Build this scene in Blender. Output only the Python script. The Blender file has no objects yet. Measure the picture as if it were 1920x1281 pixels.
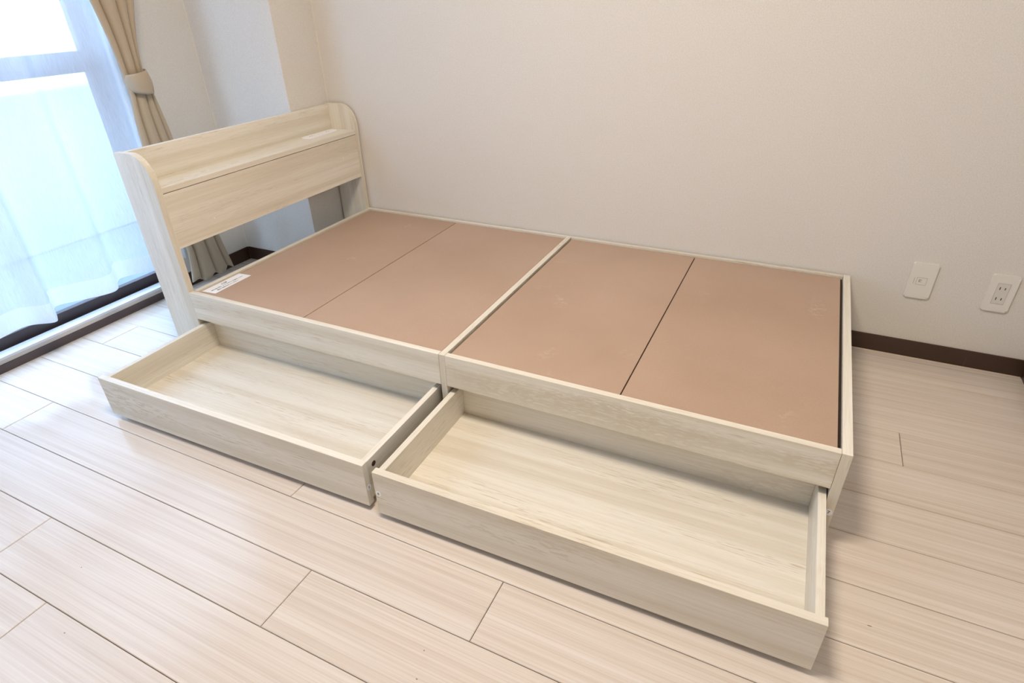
import bpy, bmesh, math, random
from mathutils import Matrix, Vector
random.seed(7)
S = bpy.context.scene
COL = S.collection

# ---------------------------------------------------------------- camera
cam_d = bpy.data.cameras.new('camera'); cam = bpy.data.objects.new('camera', cam_d); COL.objects.link(cam)
S.camera = cam
cam_d.sensor_width = 36; cam_d.lens = 1110.64 / 1920 * 36; cam_d.clip_start = .02
F_ = Vector((-0.38380735, 0.7702681, -0.50929263)); R_ = Vector((0.90099236, 0.43317923, -0.02384356)); U_ = Vector((-0.20224906, 0.4680201, 0.86026304))
cam.matrix_world = Matrix(((R_.x, U_.x, -F_.x, 1.9101), (R_.y, U_.y, -F_.y, -2.1146), (R_.z, U_.z, -F_.z, 1.1035), (0, 0, 0, 1)))

# ---------------------------------------------------------------- light and exposure
S.view_settings.view_transform = 'Standard'; S.view_settings.look = 'None'
S.view_settings.gamma = 1; S.view_settings.use_curve_mapping = False
S.view_settings.exposure = 0.0
W_ = bpy.data.worlds.new('hazy_sky'); S.world = W_; W_.use_nodes = True
bg = W_.node_tree.nodes['Background']
bg.inputs['Color'].default_value = (.53, .70, 1.0, 1)
bg.inputs['Strength'].default_value = 7.2
LAMP_W = 38.0; LAMP_COL = (1.0, .865, .725)

# ---------------------------------------------------------------- materials
def new_mat(name):
    m = bpy.data.materials.new(name); m.use_nodes = True
    nt = m.node_tree; return m, nt, nt.nodes['Principled BSDF']
def N(nt, t, **kw):
    n = nt.nodes.new(t)
    for k, v in kw.items():
        if k in n.inputs: n.inputs[k].default_value = v
        else: setattr(n, k, v)
    return n
def L(nt, a, b): nt.links.new(a, b)
def plain(name, col, rough=.5, metal=0, spec=.5):
    m, nt, p = new_mat(name)
    p.inputs['Base Color'].default_value = (*col, 1); p.inputs['Roughness'].default_value = rough
    p.inputs['Metallic'].default_value = metal; p.inputs['Specular IOR Level'].default_value = spec
    return m
def ramp(nt, fac, stops):
    r = N(nt, 'ShaderNodeValToRGB'); e = r.color_ramp.elements
    while len(e) < len(stops): e.new(.5)
    for el, (p, c) in zip(e, stops):
        el.position = p; el.color = (*c, 1) if len(c) == 3 else c
    L(nt, fac, r.inputs['Fac']); return r.outputs['Color']
def coords(nt, scale, rnd=True):
    tc = N(nt, 'ShaderNodeTexCoord'); src = tc.outputs['Object']
    if rnd:
        oi = N(nt, 'ShaderNodeObjectInfo'); mu = N(nt, 'ShaderNodeMath', operation='MULTIPLY'); mu.inputs[1].default_value = 37
        L(nt, oi.outputs['Random'], mu.inputs[0])
        ad = N(nt, 'ShaderNodeVectorMath', operation='ADD'); L(nt, src, ad.inputs[0]); L(nt, mu.outputs[0], ad.inputs[1]); src = ad.outputs[0]
    ml = N(nt, 'ShaderNodeVectorMath', operation='MULTIPLY'); ml.inputs[1].default_value = scale
    L(nt, src, ml.inputs[0]); return ml.outputs[0]
def mix(nt, fac, a, b, mode='MIX'):
    m = N(nt, 'ShaderNodeMix', data_type='RGBA', blend_type=mode)
    if hasattr(fac, 'default_value'): L(nt, fac, m.inputs[0])
    else: m.inputs[0].default_value = fac
    for s, k in ((a, 6), (b, 7)):
        if hasattr(s, 'default_value'): L(nt, s, m.inputs[k])
        else: m.inputs[k].default_value = (*s, 1)
    return m.outputs[2]
def noise(nt, vec, detail=2, rough=.5, scale=1, dist=0):
    n = N(nt, 'ShaderNodeTexNoise'); n.inputs['Scale'].default_value = scale; n.inputs['Detail'].default_value = detail
    n.inputs['Roughness'].default_value = rough; n.inputs['Distortion'].default_value = dist
    L(nt, vec, n.inputs['Vector']); return n.outputs['Fac']

def wood(name, axis, ca=(.82, .775, .675), cb=(.725, .667, .548), dark=(.50, .41, .29)):
    """pale washed oak laminate, grain along the given axis"""
    def sc(al, ac):
        v = [ac] * 3; v[axis] = al; return v
    m, nt, p = new_mat(name)
    band = noise(nt, coords(nt, sc(.35, 20)), 1, .5)
    c = ramp(nt, band, [(.40, cb), (.47, tuple((a + b) / 2 for a, b in zip(ca, cb))), (.58, ca)])
    fine = noise(nt, coords(nt, sc(5, 190)), 3, .6)
    c = mix(nt, .22, c, ramp(nt, fine, [(.3, (.55, .52, .47)), (.62, (1, 1, 1))]), 'MULTIPLY')
    fleck = ramp(nt, noise(nt, coords(nt, sc(16, 330)), 2, .6, dist=.3), [(.56, (0, 0, 0)), (.68, (1, 1, 1))])
    mask = ramp(nt, noise(nt, coords(nt, sc(1.6, 17)), 2, .5), [(.48, (.12, .12, .12)), (.68, (.8, .8, .8))])
    fm = mix(nt, 1.0, fleck, mask, 'MULTIPLY')
    c = mix(nt, fm, c, dark)
    wv = N(nt, 'ShaderNodeTexWave', bands_direction='XYZ'[(axis + 1) % 3]); wv.inputs['Scale'].default_value = 9; wv.inputs['Distortion'].default_value = 7
    wv.inputs['Detail'].default_value = 2; wv.inputs['Detail Scale'].default_value = 1.2; L(nt, coords(nt, sc(2.2, 12)), wv.inputs['Vector'])
    patch = ramp(nt, noise(nt, coords(nt, sc(1.3, 8)), 1, .5), [(.56, (0, 0, 0)), (.66, (.85, .85, .85))])
    c = mix(nt, mix(nt, 1.0, ramp(nt, wv.outputs['Fac'], [(.62, (0, 0, 0)), (.9, (1, 1, 1))]), patch, 'MULTIPLY'), c, tuple(.55 * a + .45 * b for a, b in zip(cb, dark)))
    L(nt, c, p.inputs['Base Color']); p.inputs['Roughness'].default_value = .42; p.inputs['Specular IOR Level'].default_value = .4
    b = N(nt, 'ShaderNodeBump'); b.inputs['Strength'].default_value = .06; b.inputs['Distance'].default_value = .001
    L(nt, fine, b.inputs['Height']); L(nt, b.outputs[0], p.inputs['Normal'])
    return m
WX, WY, WZ = wood('oak_laminate_lengthwise', 0), wood('oak_laminate_crosswise', 1), wood('oak_laminate_upright', 2)

GRAIN = {WX.name: (0, WZ), WY.name: (1, WZ), WZ.name: (2, WY)}
def floor_mat():
    m, nt, p = new_mat('whitewashed_floorboard')
    a = noise(nt, coords(nt, (.7, 55, 1)), 4, .62)
    c = ramp(nt, a, [(.34, (.665, .582, .50)), (.5, (.725, .65, .57)), (.68, (.765, .70, .63))])
    s = noise(nt, coords(nt, (2.2, 260, 1)), 3, .6)
    c = mix(nt, .32, c, ramp(nt, s, [(.35, (.70, .62, .57)), (.6, (1, 1, 1))]), 'MULTIPLY')
    oi = N(nt, 'ShaderNodeObjectInfo')
    c = mix(nt, .5, c, ramp(nt, oi.outputs['Random'], [(0, (.93, .92, .91)), (1, (1, 1, 1))]), 'MULTIPLY')
    L(nt, c, p.inputs['Base Color'])
    p.inputs['Roughness'].default_value = .16; p.inputs['Specular IOR Level'].default_value = .5
    b = N(nt, 'ShaderNodeBump'); b.inputs['Strength'].default_value = .05; b.inputs['Distance'].default_value = .001
    L(nt, s, b.inputs['Height']); L(nt, b.outputs[0], p.inputs['Normal'])
    return m
def wall_mat():
    m, nt, p = new_mat('textured_wallpaper')
    v = coords(nt, (1, 1, 1), False)
    n1 = noise(nt, v, 3, .6, 260); n2 = noise(nt, coords(nt, (300, 300, 900), False), 2, .5)
    h = mix(nt, .5, n1, n2)
    c = ramp(nt, h, [(.38, (.69, .66, .60)), (.60, (.79, .755, .70))])
    L(nt, c, p.inputs['Base Color']); p.inputs['Roughness'].default_value = .85; p.inputs['Specular IOR Level'].default_value = .25
    b = N(nt, 'ShaderNodeBump'); b.inputs['Strength'].default_value = 1.0; b.inputs['Distance'].default_value = .0016
    L(nt, h, b.inputs['Height']); L(nt, b.outputs[0], p.inputs['Normal'])
    return m
def mdf_mat():
    m, nt, p = new_mat('brown_fibreboard')
    big = noise(nt, coords(nt, (2.2, 2.2, 2.2)), 3, .55)
    c = ramp(nt, big, [(.3, (.445, .305, .215)), (.7, (.505, .355, .26))])
    sp = noise(nt, coords(nt, (420, 420, 420)), 2, .6)
    c = mix(nt, .18, c, ramp(nt, sp, [(.3, (.6, .6, .6)), (.65, (1, 1, 1))]), 'MULTIPLY')
    scuff = noise(nt, coords(nt, (60, 90, 60)), 4, .7, dist=.6)
    msk = noise(nt, coords(nt, (5.5, 5.5, 5.5)), 2, .5)
    f = mix(nt, 1, ramp(nt, scuff, [(.48, (0, 0, 0)), (.62, (1, 1, 1))]), ramp(nt, msk, [(.66, (0, 0, 0)), (.78, (.5, .5, .5))]), 'MULTIPLY')
    c = mix(nt, f, c, (.72, .58, .48))
    L(nt, c, p.inputs['Base Color']); p.inputs['Roughness'].default_value = .48; p.inputs['Specular IOR Level'].default_value = .45
    return m
FLOOR, WALL, MDF = floor_mat(), wall_mat(), mdf_mat()
BASEB = plain('dark_brown_vinyl', (.052, .026, .016), .38)
RISER = plain('brown_window_step', (.085, .062, .062), .45)
CAULK = plain('pale_sealant', (.72, .62, .5), .6)
CAULK2 = plain('wall_corner_sealant', (.79, .75, .67), .6)
SUBF = plain('subfloor_dark', (.06, .04, .03), .9)
CEIL = plain('ceiling_paper', (.80, .77, .72), .9)
BRONZE = plain('dark_bronze_aluminium', (.085, .068, .072), .38, .3)
ALU = plain('pale_aluminium_sill', (.72, .73, .75), .3, .35)
SILLP = plain('beige_sill_face', (.62, .58, .54), .5)
PLATE = plain('white_plastic_plate', (.78, .755, .69), .3)
PLATE2 = plain('white_plastic_insert', (.68, .66, .60), .4)
BLACK = plain('black_slot', (.012, .01, .008), .6)
STICK = plain('white_paper_sticker', (.92, .93, .95), .5)
INK = plain('printed_ink', (.03, .04, .06), .6)
HOLE = plain('brown_drilled_hole', (.05, .022, .012), .8)
SCREW = plain('pale_screw_cap', (.9, .85, .72), .4)
RUBBER = plain('grey_caster_plastic', (.06, .06, .065), .5)
CONC = plain('balcony_concrete', (.22, .27, .34), .9)
PARA = plain('pale_balcony_parapet', (.42, .46, .50), .8)

def curtain_mat():
    m, nt, p = new_mat('beige_drape_cloth')
    p.inputs['Base Color'].default_value = (.60, .50, .36, 1); p.inputs['Roughness'].default_value = .75
    p.inputs['Sheen Weight'].default_value = .25
    n = noise(nt, coords(nt, (700, 700, 700), False), 2, .5)
    c = ramp(nt, n, [(.3, (.50, .41, .29)), (.7, (.56, .465, .335))]); L(nt, c, p.inputs['Base Color'])
    tr = N(nt, 'ShaderNodeBsdfTranslucent'); tr.inputs['Color'].default_value = (.65, .52, .36, 1)
    mx = N(nt, 'ShaderNodeMixShader'); mx.inputs[0].default_value = .12
    L(nt, p.outputs[0], mx.inputs[1]); L(nt, tr.outputs[0], mx.inputs[2])
    L(nt, mx.outputs[0], nt.nodes['Material Output'].inputs['Surface'])
    return m
def lace_mat(name, fac):
    m = bpy.data.materials.new(name); m.use_nodes = True; nt = m.node_tree
    nt.nodes.remove(nt.nodes['Principled BSDF'])
    t = N(nt, 'ShaderNodeBsdfTransparent'); tl = N(nt, 'ShaderNodeBsdfTranslucent'); df = N(nt, 'ShaderNodeBsdfDiffuse')
    tl.inputs['Color'].default_value = (.80, .86, .93, 1); df.inputs['Color'].default_value = (.93, .95, .98, 1)
    a = N(nt, 'ShaderNodeMixShader'); a.inputs[0].default_value = .42; L(nt, tl.outputs[0], a.inputs[1]); L(nt, df.outputs[0], a.inputs[2])
    b = N(nt, 'ShaderNodeMixShader'); b.inputs[0].default_value = fac; L(nt, t.outputs[0], b.inputs[1]); L(nt, a.outputs[0], b.inputs[2])
    # fine vertical threads
    w = noise(nt, coords(nt, (900, 900, 30), False), 1, .5)
    mm = N(nt, 'ShaderNodeMapRange'); mm.inputs['To Min'].default_value = fac - .12; mm.inputs['To Max'].default_value = fac + .12
    L(nt, w, mm.inputs['Value']); L(nt, mm.outputs[0], b.inputs[0])
    L(nt, b.outputs[0], nt.nodes['Material Output'].inputs['Surface'])
    return m
def glass_mat():
    m = bpy.data.materials.new('clear_window_glass'); m.use_nodes = True; nt = m.node_tree
    nt.nodes.remove(nt.nodes['Principled BSDF'])
    t = N(nt, 'ShaderNodeBsdfTransparent'); t.inputs['Color'].default_value = (.93, .97, .98, 1)
    g = N(nt, 'ShaderNodeBsdfGlossy'); g.inputs['Roughness'].default_value = .02
    a = N(nt, 'ShaderNodeMixShader'); a.inputs[0].default_value = .07
    L(nt, t.outputs[0], a.inputs[1]); L(nt, g.outputs[0], a.inputs[2]); L(nt, a.outputs[0], nt.nodes['Material Output'].inputs['Surface'])
    return m
DRAPE, LACE, LACEHEM, GLASS = curtain_mat(), lace_mat('sheer_lace', .60), lace_mat('sheer_lace_doubled', .86), glass_mat()

# ---------------------------------------------------------------- mesh helpers
def box(bm, x0, x1, y0, y1, z0, z1):
    vs = [bm.verts.new((x, y, z)) for x in (x0, x1) for y in (y0, y1) for z in (z0, z1)]
    for f in ((0, 1, 3, 2), (4, 6, 7, 5), (0, 4, 5, 1), (2, 3, 7, 6), (0, 2, 6, 4), (1, 5, 7, 3)):
        bm.faces.new([vs[i] for i in f])
def link(name, bm, m, parent=None, bevel=0, smooth=False, seg=2):
    if bevel:
        bmesh.ops.bevel(bm, geom=list(bm.edges), offset=bevel, segments=seg, profile=.5, affect='EDGES', clamp_overlap=True)
    bmesh.ops.recalc_face_normals(bm, faces=list(bm.faces))
    me = bpy.data.meshes.new(name); bm.to_mesh(me); bm.free()
    if smooth:
        for p in me.polygons: p.use_smooth = True
    me.materials.append(m)
    if m.name in GRAIN:                      # board ends show the grain of their edge band
        ax, alt = GRAIN[m.name]; me.materials.append(alt)
        for p in me.polygons:
            if abs(p.normal[ax]) > .8: p.material_index = 1
    o = bpy.data.objects.new(name, me); COL.objects.link(o)
    if parent: o.parent = parent
    return o
def bx(name, ext, m, parent=None, bevel=.0006):
    bm = bmesh.new(); box(bm, *ext); return link(name, bm, m, parent, bevel)
def thing(name, label, cat, loc=(0, 0, 0), rz=0, group=None):
    o = bpy.data.objects.new(name, None); COL.objects.link(o); o.empty_display_size = .1
    o.location = loc; o.rotation_euler = (0, 0, rz); o['label'] = label; o['category'] = cat
    if group: o['group'] = group
    return o
def struct(o, label=None):
    o['kind'] = 'structure'
    if label: o['label'] = label
    return o
def prism(bm, pts, axis, a, b):
    """pts in the two remaining axes, extruded along axis"""
    def P(p, t):
        if axis == 1: return (p[0], t, p[1])
        if axis == 0: return (t, p[0], p[1])
        return (p[0], p[1], t)
    A = [bm.verts.new(P(p, a)) for p in pts]; B = [bm.verts.new(P(p, b)) for p in pts]
    bm.faces.new(A); bm.faces.new(B[::-1]); n = len(pts)
    for i in range(n): bm.faces.new((A[i], A[(i + 1) % n], B[(i + 1) % n], B[i]))
def disc(bm, c, axis, r, h, n=20, r2=None):
    r2 = r2 or r
    def P(i, t):
        a = 2 * math.pi * i / n; u, v = r * math.cos(a), r2 * math.sin(a)
        q = [0, 0, 0]; k = [j for j in range(3) if j != axis]; q[k[0]], q[k[1]], q[axis] = u, v, t
        return tuple(c[j] + q[j] for j in range(3))
    A = [bm.verts.new(P(i, -h / 2)) for i in range(n)]; B = [bm.verts.new(P(i, h / 2)) for i in range(n)]
    bm.faces.new(A); bm.faces.new(B[::-1])
    for i in range(n): bm.faces.new((A[i], A[(i + 1) % n], B[(i + 1) % n], B[i]))
def text_mesh(name, s, size, mat, M, parent, align='CENTER', extrude=.00015):
    cu = bpy.data.curves.new(name, 'FONT'); cu.body = s; cu.size = size; cu.extrude = extrude
    cu.align_x = align; cu.align_y = 'CENTER'; cu.resolution_u = 2
    t = bpy.data.objects.new(name + '_tmp', cu); COL.objects.link(t)
    dg = bpy.context.evaluated_depsgraph_get(); dg.update()
    me = bpy.data.meshes.new_from_object(t.evaluated_get(dg)); bpy.data.objects.remove(t); bpy.data.curves.remove(cu)
    me.name = name; me.transform(M); me.materials.clear(); me.materials.append(mat)
    o = bpy.data.objects.new(name, me); COL.objects.link(o); o.parent = parent
    return o

# ---------------------------------------------------------------- room shell
XW, XR, YF, ZC, YC = -.457, 2.678, -3.4, 2.4, -.226
WIN0, WIN1, WTOP = -2.45, -.575, 1.95       # window opening in the left wall
struct(bx('wall_back', (XW - .15, XR + .1, 0, .1, -.05, ZC), WALL, bevel=0))
struct(bx('wall_right', (XR, XR + .1, YF - .1, 0, -.05, ZC), WALL, bevel=0))
struct(bx('wall_front', (XW - .15, XR, YF - .1, YF, -.05, ZC), WALL, bevel=0))
bm = bmesh.new()
box(bm, XW - .15, XW, WIN1, 0, -.05, ZC); box(bm, XW - .15, XW, YF, WIN0, -.05, ZC); box(bm, XW - .15, XW, WIN0, WIN1, WTOP, ZC); box(bm, XW - .15, XW, WIN0, WIN1, -.05, -.001)
struct(link('wall_left', bm, WALL))
struct(bx('wall_column', (XW, -.001, YC, 0, 0, ZC), WALL, bevel=.002))
struct(bx('ceiling', (XW - .15, XR + .1, YF - .1, .1, ZC, ZC + .1), CEIL, bevel=0))
floor = struct(bx('floor', (XW, XR, YF, 0, -.05, -.010), SUBF, bevel=0), 'floor of pale whitewashed boards running along the bed')

# planks: rows 151.5 mm wide parallel to the bed, staggered joints
PL = 1.818; known = {10: [1.101], 9: [1.505, -.112], 8: [.894], 11: [.396], 12: [.637], 3: [2.307], 6: [-.327]}
hidden_starts = {0: .2, 1: .9, 2: -.2, 4: 1.0, 5: 1.0, 7: 1.0}
def plank(x0, x1, y0, y1):
    g = .0007; x0 += g; x1 -= g; y0 += g; y1 -= g; c = .0014
    bm = bmesh.new(); L0 = []
    for (i, z) in ((0, -.0098), (0, -c), (c, 0)):
        L0.append([bm.verts.new(p) for p in ((x0 + i, y0 + i, z), (x1 - i, y0 + i, z), (x1 - i, y1 - i, z), (x0 + i, y1 - i, z))])
    for a, b in ((0, 1), (1, 2)):
        for k in range(4): bm.faces.new((L0[a][k], L0[a][(k + 1) % 4], L0[b][(k + 1) % 4], L0[b][k]))
    bm.faces.new(L0[2]); bm.faces.new(L0[0][::-1])
    link('plank', bm, FLOOR, floor)
for k in range(0, 23):
    y1 = 0 if k == 0 else -.012 - .1515 * k
    y0 = max(-.012 - .1515 * (k + 1), YF)
    if y1 - y0 < .02: continue
    js = known.get(k)
    if js is None:
        s0 = hidden_starts.get(k, random.uniform(0, PL)); js = [s0]
    js = sorted(js); j = js[0]
    while j - PL > XW + .1: j -= PL; js.insert(0, j)
    j = js[-1]
    while j + PL < XR - .1: j += PL; js.append(j)
    xs = [XW] + [q for q in js if XW + .02 < q < XR - .02] + [XR]
    for a, b in zip(xs, xs[1:]): plank(a, b, y0, y1)

MARK = plain('small_floor_nick', (.30, .22, .17), .7)
for mx_, my_, ra in [(0.616, -1.742, 0.0016), (2.213, -1.164, 0.0045), (1.434, -1.581, 0.0016), (1.452, -1.634, 0.0022), (0.746, -1.858, 0.002)]:
    bm = bmesh.new(); disc(bm, (mx_, my_, .0001), 2, ra, .0003, 10, .0014); link('nick', bm, MARK, floor)
# baseboards (dark vinyl, 62 mm) and the pale sealant bead below them
BB, BT = .062, .006
struct(bx('baseboard_back', (.005, XR - BT, -BT, 0, .001, BB), BASEB, bevel=.001))
struct(bx('baseboard_right', (XR - BT, XR, YF, 0, .001, BB), BASEB, bevel=.001))
struct(bx('baseboard_column', (XW + BT, -.001, YC - BT, YC, .001, BB), BASEB, bevel=.001))
struct(bx('baseboard_left', (XW, XW + BT, WIN1 + .002, YC - BT, .001, BB), BASEB, bevel=.001))
struct(bx('trim_1', (2.0, XR - BT - .002, -BT - .003, -BT, .0003, .003), CAULK, bevel=0))
bm = bmesh.new(); box(bm, 2.515, 2.5165, -BT - .0006, -BT + .001, .004, .034)
struct(link('trim_2', bm, plain('worn_vinyl_scratch', (.10, .06, .045), .5)))

# pale sealant in the wall corners
struct(bx('trim_5', (XW, XW + .0025, YC - .0025, YC, BB, ZC), CAULK2, bevel=0))
struct(bx('trim_6', (-.001, .0015, -.0025, 0, BB, ZC), CAULK2, bevel=0))
# window: step, sill, track, frame, two sliding sashes
win = struct(thing('window_1', 'tall bronze-framed sliding window behind the sheer curtain', 'window')); del win['category']
win['kind'] = 'structure'
bx('step_riser', (XW - .02, XW + .004, WIN0, WIN1, 0, .030), RISER, win, .0008)
bx('sill_face', (XW - .02, XW + .001, WIN0, WIN1, .030, .051), SILLP, win, .0008)
bx('sill', (-.506, XW + .002, WIN0, WIN1, .044, .0535), ALU, win, .001)
bx('track', (-.60, -.506, WIN0, WIN1, .012, .022), BRONZE, win, 0)
for x in (-.512, -.580): bx('track_rail', (x - .002, x + .002, WIN0, WIN1, .022, .036), BRONZE, win, 0)
fr = .03
bm = bmesh.new()
box(bm, -.60, -.505, WIN1 - fr, WIN1, .02, WTOP); box(bm, -.60, -.505, WIN0, WIN0 + fr, .02, WTOP); box(bm, -.60, -.505, WIN0 + fr, WIN1 - fr, WTOP - fr, WTOP)
link('frame', bm, BRONZE, win)
def sash(xf, y0, y1):
    x0, x1 = xf - .028, xf
    s = bx('sash_rail', (x0, x1, y0, y1, .026, .088), BRONZE, win, .002)
    bx('sash_rail', (x0, x1, y0, y1, WTOP - fr - .05, WTOP - fr - .001), BRONZE, win, .002)
    bx('sash_middle_rail', (x0, x1, y0 + .045, y1 - .045, .885, .955), BRONZE, win, .002)
    bx('sash_stile', (x0, x1, y0, y0 + .045, .088, WTOP - fr - .05), BRONZE, win, .002)
    bx('sash_stile', (x0, x1, y1 - .045, y1, .088, WTOP - fr - .05), BRONZE, win, .002)
    bx('pane', (xf - .017, xf - .011, y0 + .04, y1 - .04, .086, .888), GLASS, win, 0)
    bx('pane', (xf - .017, xf - .011, y0 + .04, y1 - .04, .952, WTOP - fr - .048), GLASS, win, 0)
ym = (WIN0 + WIN1) / 2
sash(-.530, ym - .02, WIN1 - fr + .004); sash(-.564, WIN0 + fr, ym + .03)

# outside: balcony slab and parapet
t = struct(bx('trim_3', (-1.85, XW - .151, -3.4, .9, -.22, -.06), CONC, bevel=.005), 'grey balcony slab outside the window')
t = struct(bx('trim_4', (-1.85, -1.70, -3.4, .9, -.06, .72), PARA, bevel=.01), 'white balcony parapet outside the window')

# ---------------------------------------------------------------- bed frame
BL, BW, BH, XC, BD, TH, G, RH = 2.1233, .9827, .2623, 1.1316, .1457, .0205, .0085, .0989
bed = thing('bed_frame', 'pale oak laminate single bed with shelf headboard and four bare brown panels', 'bed', (0, 0, 0))
prof = [(0.005, 0), (0.005, .706), (.009, .709), (.075, .7105), (.092, .7085), (.108, .702), (.122, .692), (.134, .678), (.143, .660), (.148, .638), (.1495, .610), (.1485, .57), (.1457, .50), (.1457, 0)]
for ya, yb in ((-BW, -BW + TH), (-G - TH, -G)):
    bm = bmesh.new(); prism(bm, prof, 1, ya, yb)
    link('headboard_side', bm, WZ, bed, .0006, seg=1)
YI0, YI1 = -BW + TH, -G - TH
bx('headboard_back', (.002, .020, YI0, YI1, .41, .705), WY, bed, .0008)
bx('shelf', (.020, .1475, YI0, YI1, .590, .607), WY, bed, .0008)
bx('headboard_panel', (.128, .1457, YI0, YI1, .409, .588), WY, bed, .0008)
bx('headboard_crossrail', (BD - TH, BD - .0005, YI0, YI1, .02, BH - .014), WY, bed, .0006)
for y, z in ((-.809, .465), (-.129, .511)):
    bm = bmesh.new(); disc(bm, (.1462, y, z), 0, .0026, .0012, 12); link('screw_cap', bm, SCREW, bed)
bx('head_rail', (BD - .0005, BD + .0165, -BW + TH, -G - .016, .165, BH), WY, bed, .0008)
bays = ((BD + .0005, XC - .0103), (XC + .0093, BL - TH - .0006))
for x0, x1 in bays:
    bx('front_rail', (x0, x1, -BW, -BW + .0175, BH - RH, BH), WX, bed, .0008)
    bx('back_rail', (x0, x1, -G - .016, -G, .02, BH), WX, bed, .0008)
bx('centre_divider', (XC - .0095, XC + .0085, -BW + .0004, -G, 0, BH), WZ, bed, .0008)
bx('footboard', (BL - TH, BL, -BW + .0002, -G, 0, BH + .0006), WY, bed, .0008)
# brown base panels resting inside the frame
px = [(BD + .0205, .6195), (.6225, XC - .0155), (XC + .0145, 1.6205), (1.6235, BL - TH - .0075)]
for a, b in px:
    bm = bmesh.new(); box(bm, a, b, -BW + .0215, -G - .020, BH - .0115, BH - .006)
    link('base_panel', bm, MDF, bed, .0012)
SUBD = plain('panel_ledge_gap_shade', (.03, .02, .014), .9)
# ledges the panels lie on; shade of the gaps is painted into their colour
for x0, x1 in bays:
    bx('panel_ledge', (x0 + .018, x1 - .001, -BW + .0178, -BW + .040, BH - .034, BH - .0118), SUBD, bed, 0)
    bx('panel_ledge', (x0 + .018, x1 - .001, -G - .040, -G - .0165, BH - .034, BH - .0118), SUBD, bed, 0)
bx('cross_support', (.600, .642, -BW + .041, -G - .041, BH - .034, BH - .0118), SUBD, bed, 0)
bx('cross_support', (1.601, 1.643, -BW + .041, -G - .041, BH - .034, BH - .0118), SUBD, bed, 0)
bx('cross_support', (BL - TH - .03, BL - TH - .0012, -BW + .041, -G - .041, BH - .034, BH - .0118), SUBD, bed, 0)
# wooden stoppers hanging under the front rails
for a, b in ((.185, .243), (1.030, 1.088), (1.197, 1.255), (1.985, 2.042)):
    bx('drawer_stopper', (a, b, -BW + .018, -BW + .034, .1225 + .024, .19), WX, bed, .0008)
# warning label on the first panel
zl = BH - .006
lb = bmesh.new()
vs = [lb.verts.new(p) for p in ((.166, -.950, zl + .0003), (.166, -.790, zl + .0003), (.221, -.786, zl + .0003), (.224, -.944, zl + .0003))]
vt = [lb.verts.new((v.co.x, v.co.y, zl + .0001)) for v in vs]
lb.faces.new(vs); lb.faces.new(vt[::-1])
for i in range(4): lb.faces.new((vs[i], vs[(i + 1) % 4], vt[(i + 1) % 4], vt[i]))
lab = link('warning_label', lb, STICK, bed); lab['label'] = 'white paper label with three lines of dark print'
def lay(x, y): return Matrix.Translation((x, y, zl + .0005)) @ Matrix.Rotation(math.pi / 2, 4, 'Z')
for s, x, y, size in (('ご注意', .183, -.872, .0085), ('組立作業の際は、すべてのボルトを仮締めしてから', .196, -.868, .0058), ('最後に本締めを行ってください。', .210, -.876, .0062)):
    text_mesh('label_print', s, size, INK, lay(x, y), lab)
# socket strip set in the shelf
sk = bmesh.new()
def caps(x0, x1, y0, y1, r, n=8):
    P = []
    for cx, cy, a0 in ((x1 - r, y1 - r, 0), (x0 + r, y1 - r, 90), (x0 + r, y0 + r, 180), (x1 - r, y0 + r, 270)):
        for i in range(n + 1):
            a = math.radians(a0 + 90 * i / n); P.append((cx + r * math.cos(a), cy + r * math.sin(a)))
    return P
prism(sk, caps(.044, .084, -.245, -.062, .012), 2, .607, .6105)
so = link('shelf_socket', sk, STICK, bed, .0006, seg=1); so['label'] = 'slim white rounded socket plate on the shelf'
for y in (-.205, -.105):
    for dy in (-.00635, .00635):
        bx('slot', (.0605, .0675, y + dy - .0008, y + dy + .0008, .6103, .6107), BLACK, so, 0)
def sticker(name, parent, M, ch, r=.0085):
    bm = bmesh.new(); disc(bm, (0, 0, .0002), 2, r, .0004, 24, r * 1.12); bmesh.ops.transform(bm, matrix=M, verts=bm.verts)
    o = link(name, bm, STICK, parent); o['label'] = 'small round white sticker numbered %s' % ch
    text_mesh('numeral', ch, r * 1.45, INK, M @ Matrix.Translation((0, 0, .0006)), o)
    return o
RX = Matrix.Rotation(math.pi / 2, 4, 'X')      # text facing -Y
sticker('number_sticker', bed, Matrix.Translation((BL - .0098, -BW, .098)) @ RX, '7', .0080)

# ---------------------------------------------------------------- storage drawers
WD, DEP, OV, TF, TS, DZ, DS, DZ0, FL = .962, .417, .004, .0185, .0165, .1475, .1415, .0167, .0445
def make_drawer(label, loc, rz):
    t = thing('storage_drawer', label, 'drawer', loc, rz, 'open drawers under the bed')
    bx('drawer_front', (0, WD, 0, TF, DZ0, DZ), WX, t, .0008)
    for a in (OV, WD - OV - TS): bx('drawer_side', (a, a + TS, TF + .0002, DEP, DZ0 + .008, DS), WY, t, .0008)
    bx('drawer_back', (OV + TS + .0002, WD - OV - TS - .0002, DEP - .016, DEP, DZ0 + .008, DS - .002), WX, t, .0008)
    bx('drawer_bottom', (OV + TS, WD - OV - TS, TF, DEP - .016, FL - .006, FL), WX, t, 0)
    for cx in (.07, WD - .07):
        for cy in (.06, DEP - .05):
            bm = bmesh.new(); disc(bm, (cx, cy, .0150), 0, .0149, .012, 20); c = link('caster', bm, RUBBER, t, .0012, seg=1)
            bx('caster_bracket', (cx - .012, cx + .012, cy - .013, cy + .013, .024, FL - .0062), RUBBER, c, .001)
    return t
AX = Matrix.Rotation(math.pi / 2, 4, 'Z') @ RX  # text facing +X
d1 = make_drawer('open drawer next to the headboard, empty pale oak box', (.1525, -1.3458, 0), .0165)
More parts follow.
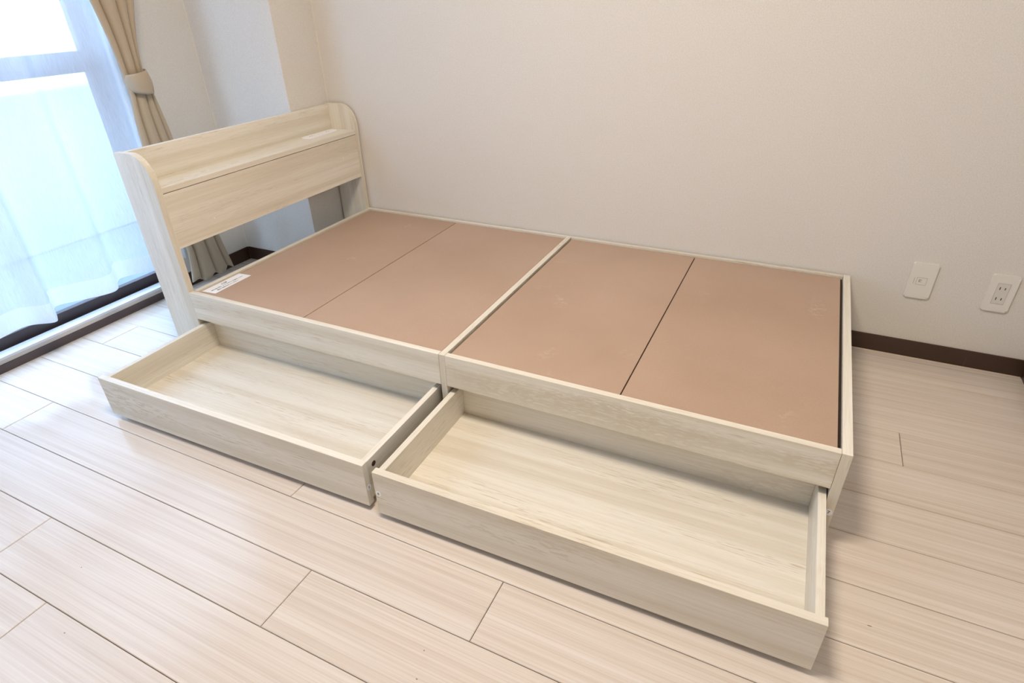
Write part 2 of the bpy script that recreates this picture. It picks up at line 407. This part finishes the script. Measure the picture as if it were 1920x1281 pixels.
d2 = make_drawer('open drawer nearest the camera at the foot of the bed, empty pale oak box', (1.1475, -1.3373, 0), .0160)
sticker('number_sticker', d1, Matrix.Translation((WD, .010, .071)) @ AX, '5', .0075)
bm = bmesh.new(); disc(bm, (WD - OV + .0001, .045, .118), 0, .0075, .0006, 24); h = link('bolt_hole', bm, HOLE, d1); h['label'] = 'dark drilled bolt hole in the drawer side'
sticker('number_sticker', d2, Matrix.Translation((.0095, 0, .083)) @ RX, '6', .0075)

# ---------------------------------------------------------------- wall plates
def plate(name, label, cx, cz, cat='socket'):
    t = thing(name, label, cat, (cx, 0, cz))
    bm = bmesh.new(); prism(bm, caps(-.035, .035, -.060, .060, .005, 5), 1, -.007, -.0002)
    top = [f for f in bm.faces if all(abs(v.co.y + .007) < 1e-6 for v in f.verts)]
    bmesh.ops.bevel(bm, geom=[e for f in top for e in f.edges], offset=.0055, segments=4, profile=.5, affect='EDGES')
    link('cover_plate', bm, PLATE, t, smooth=False)
    return t
p1 = plate('phone_jack', 'white wall plate with one small jack, nearer the foot of the bed', 2.3215, .2775, 'wall jack')
def frame_ring(name, x0, x1, z0, z1, w, y, m, par):
    bm = bmesh.new()
    for e in ((x0, x1, z1 - w, z1), (x0, x1, z0, z0 + w), (x0, x0 + w, z0 + w, z1 - w), (x1 - w, x1, z0 + w, z1 - w)):
        box(bm, e[0], e[1], y - .0004, y + .001, e[2], e[3])
    return link(name, bm, m, par)
LINE = plain('moulding_shadow_line', (.36, .34, .29), .7)
mod = bx('jack_module', (-.013, .014, -.0076, -.007, -.0125, .0105), PLATE, p1, .0003)
frame_ring('module_seam', -.0135, .0145, -.013, .011, .0007, -.0073, LINE, p1)
bx('module_seam', (-.0205, -.0195, -.0074, -.0068, -.011, .0095), LINE, p1, 0)
bx('jack_opening', (-.0075, .0005, -.0079, -.0070, -.004, .0045), LINE, p1, 0)
bx('jack_contact', (-.0045, .0005, -.0082, -.0075, -.002, .0020), PLATE, p1, 0)
p2 = plate('wall_outlet', 'white double wall outlet with four black slots, at the right edge', 2.5302, .2719)
bx('outlet_insert', (-.0145, .0165, -.0078, -.0068, -.0340, .0330), PLATE2, p2, .0003)
frame_ring('insert_seam', -.0150, .0170, -.0346, .0336, .0006, -.0073, LINE, p2)
for z in (.017, -.017):
    for x, h in ((-.0063, .0045), (.0068, .0037)):
        bx('slot', (x - .0011, x + .0011, -.0081, -.0077, z - h, z + h), BLACK, p2, 0)

# ---------------------------------------------------------------- curtains
hem = [(-.344, -1.343), (-.356, -1.255), (-.315, -1.196), (-.349, -1.164), (-.424, -1.116), (-.396, -1.048), (-.351, -.975), (-.351, -.935), (-.403, -.889), (-.409, -.849), (-.37, -.765), (-.352, -.70), (-.372, -.66), (-.40, -.63), (-.385, -.60)]
left = []
y = -1.343
while y > -2.45:
    left += [(-.352, y - .03), (-.418, y - .075), (-.405, y - .14), (-.360, y - .215), (-.340, y - .26)]; y -= .28
path = left[::-1] + hem
def smooth_path(P, n):
    # Catmull-Rom through P
    Q = []
    for i in range(len(P) - 1):
        p0, p1, p2, p3 = P[max(i - 1, 0)], P[i], P[i + 1], P[min(i + 2, len(P) - 1)]
        for k in range(n):
            t = k / n
            Q.append(tuple(.5 * (2 * p1[j] + (p2[j] - p0[j]) * t + (2 * p0[j] - 5 * p1[j] + 4 * p2[j] - p3[j]) * t * t + (3 * p1[j] - p0[j] - 3 * p2[j] + p3[j]) * t ** 3) for j in (0, 1)))
    return Q + [P[-1]]
sp = smooth_path(path, 5)
def sheet(zs, fn):
    bm = bmesh.new(); rows = []
    for z in zs: rows.append([bm.verts.new(fn(p, z, i)) for i, p in enumerate(sp)])
    for a, b in zip(rows, rows[1:]):
        for i in range(len(sp) - 1): bm.faces.new((a[i], a[i + 1], b[i + 1], b[i]))
    return bm
def lace_pt(p, z, i):
    t = min(1, max(0, (z - .15) / 1.7)); amp = 1.25 - .55 * t
    return (-.378 + (p[0] + .378) * amp, p[1] + .012 * t * math.sin(p[1] * 9) , z + (.006 * math.sin(p[1] * 13) if z < .3 else 0))
lace = thing('sheer_curtain', 'white see-through lace curtain hanging over the bright window', 'curtain', (-.378, -1.5, 0))
def rel(o, root): o.location = (-root.location.x, -root.location.y, -root.location.z)
o = link('sheer_cloth', sheet([.162 + .068 + i * (1.72 / 14) for i in range(15)], lace_pt), LACE, lace, smooth=True); rel(o, lace)
o = link('hem_band', sheet([.162, .185, .208, .230], lace_pt), LACEHEM, lace, smooth=True); rel(o, lace)

drape = thing('drape', 'beige drape gathered by a tieback between window and column', 'curtain', (-.335, -.56, 0))
# height: (y_left, y_right, depth)
lv = [(.066, -.645, -.425, .040), (.20, -.622, -.455, .038), (.42, -.640, -.495, .036), (.62, -.668, -.528, .034), (.74, -.655, -.548, .030), (.80, -.640, -.556, .026), (.85, -.640, -.566, .024), (.89, -.644, -.568, .026), (.96, -.655, -.560, .032), (1.11, -.685, -.522, .040), (1.4, -.74, -.47, .044), (1.95, -.80, -.42, .046)]
def lerp(z):
    for a, b in zip(lv, lv[1:]):
        if a[0] <= z <= b[0]:
            t = (z - a[0]) / (b[0] - a[0]); t = t * t * (3 - 2 * t) if False else t
            return [a[k] + (b[k] - a[k]) * t for k in (1, 2, 3)]
    return list((lv[0] if z < lv[0][0] else lv[-1])[1:])
NP = 120
def fold(s, z):
    """pleats: sharp valleys, round ridges; a slow sideways warp makes them lean"""
    w = s + .035 * math.sin(2 * math.pi * s + 1.3 * z) + .02 * math.sin(7 * z)
    a = (w * 3.3 + .2) % 1.0
    r = 1 - (2 * a - 1) ** 2            # round ridge, sharp valley
    return r ** .32
bm = bmesh.new(); rows = []
zs = [.066 + i * .0245 for i in range(78)]
for z in zs:
    y0, y1, dp = lerp(z); row = []
    for i in range(NP + 1):
        s = i / NP
        f = fold(s, z); env = math.sin(math.pi * min(1, max(0, s))) ** .5
        x = -.352 + dp * (f - .45) * .9 + dp * .55 * env
        zz = z + (.010 * math.sin(s * 17) if z < .08 else 0)
        yy = y0 + (y1 - y0) * s + .004 * math.sin(z * 13 + s * 4)
        row.append(bm.verts.new((x, yy, zz)))
    rows.append(row)
for a, b in zip(rows, rows[1:]):
    for i in range(NP): bm.faces.new((a[i], a[i + 1], b[i + 1], b[i]))
o = link('drape_cloth', bm, DRAPE, drape, smooth=True); rel(o, drape)
md = o.modifiers.new('thick', 'SOLIDIFY'); md.thickness = .0015; md.offset = 0
# tieback: a flat loop round the gather
bm = bmesh.new(); rows = []; n = 48
for j in range(9):
    v = j / 8; row = []
    for i in range(n):
        a = 2 * math.pi * i / n
        bulge = .006 * math.sin(math.pi * v)
        cy = -.6035 + .006 * (0.5 - v); ry = .037 + bulge; rx = .036 + bulge
        z = .820 + .064 * v - .010 * math.cos(a - .4) * (1 - v) + .006 * math.sin(a) * v
        row.append(bm.verts.new((-.338 + rx * math.cos(a), cy + ry * math.sin(a) + .004, z)))
    rows.append(row)
for a, b in zip(rows, rows[1:]):
    for i in range(n): bm.faces.new((a[i], a[(i + 1) % n], b[(i + 1) % n], b[i]))
o = link('tieback', bm, DRAPE, drape, smooth=True); rel(o, drape); o['label'] = 'wide beige cloth band holding the drape together'
md = o.modifiers.new('thick', 'SOLIDIFY'); md.thickness = .003; md.offset = 1
# curtain rail high above the window (outside the frame)
cr = thing('curtain_rail', 'white double curtain rail above the window', 'curtain rail', (-.36, -1.5, 1.98))
bx('rail', (-.03, -.015, -1.0, 1.12, -.01, .012), PLATE, cr, .002)
bx('rail', (.012, .027, -1.0, 1.12, -.01, .012), PLATE, cr, .002)
for yy in (-.9, 0, 1.0): bx('bracket', (-.098, .03, yy - .01, yy + .01, .012, .018), PLATE, cr, .001)

# ---------------------------------------------------------------- ceiling lamp (above the frame)
lamp = thing('ceiling_light', 'round white ceiling light in the middle of the room', 'lamp', (1.35, -1.5, ZC))
bm = bmesh.new(); disc(bm, (0, 0, -.02), 2, .27, .04, 48); link('lamp_housing', bm, PLATE, lamp, .004, seg=1)
ld = bpy.data.lights.new('lamp_diffuser', 'AREA'); ld.shape = 'DISK'; ld.size = .5; ld.energy = LAMP_W; ld.color = LAMP_COL
lo = bpy.data.objects.new('lamp_diffuser', ld); COL.objects.link(lo); lo.parent = lamp; lo.location = (0, 0, -.045)
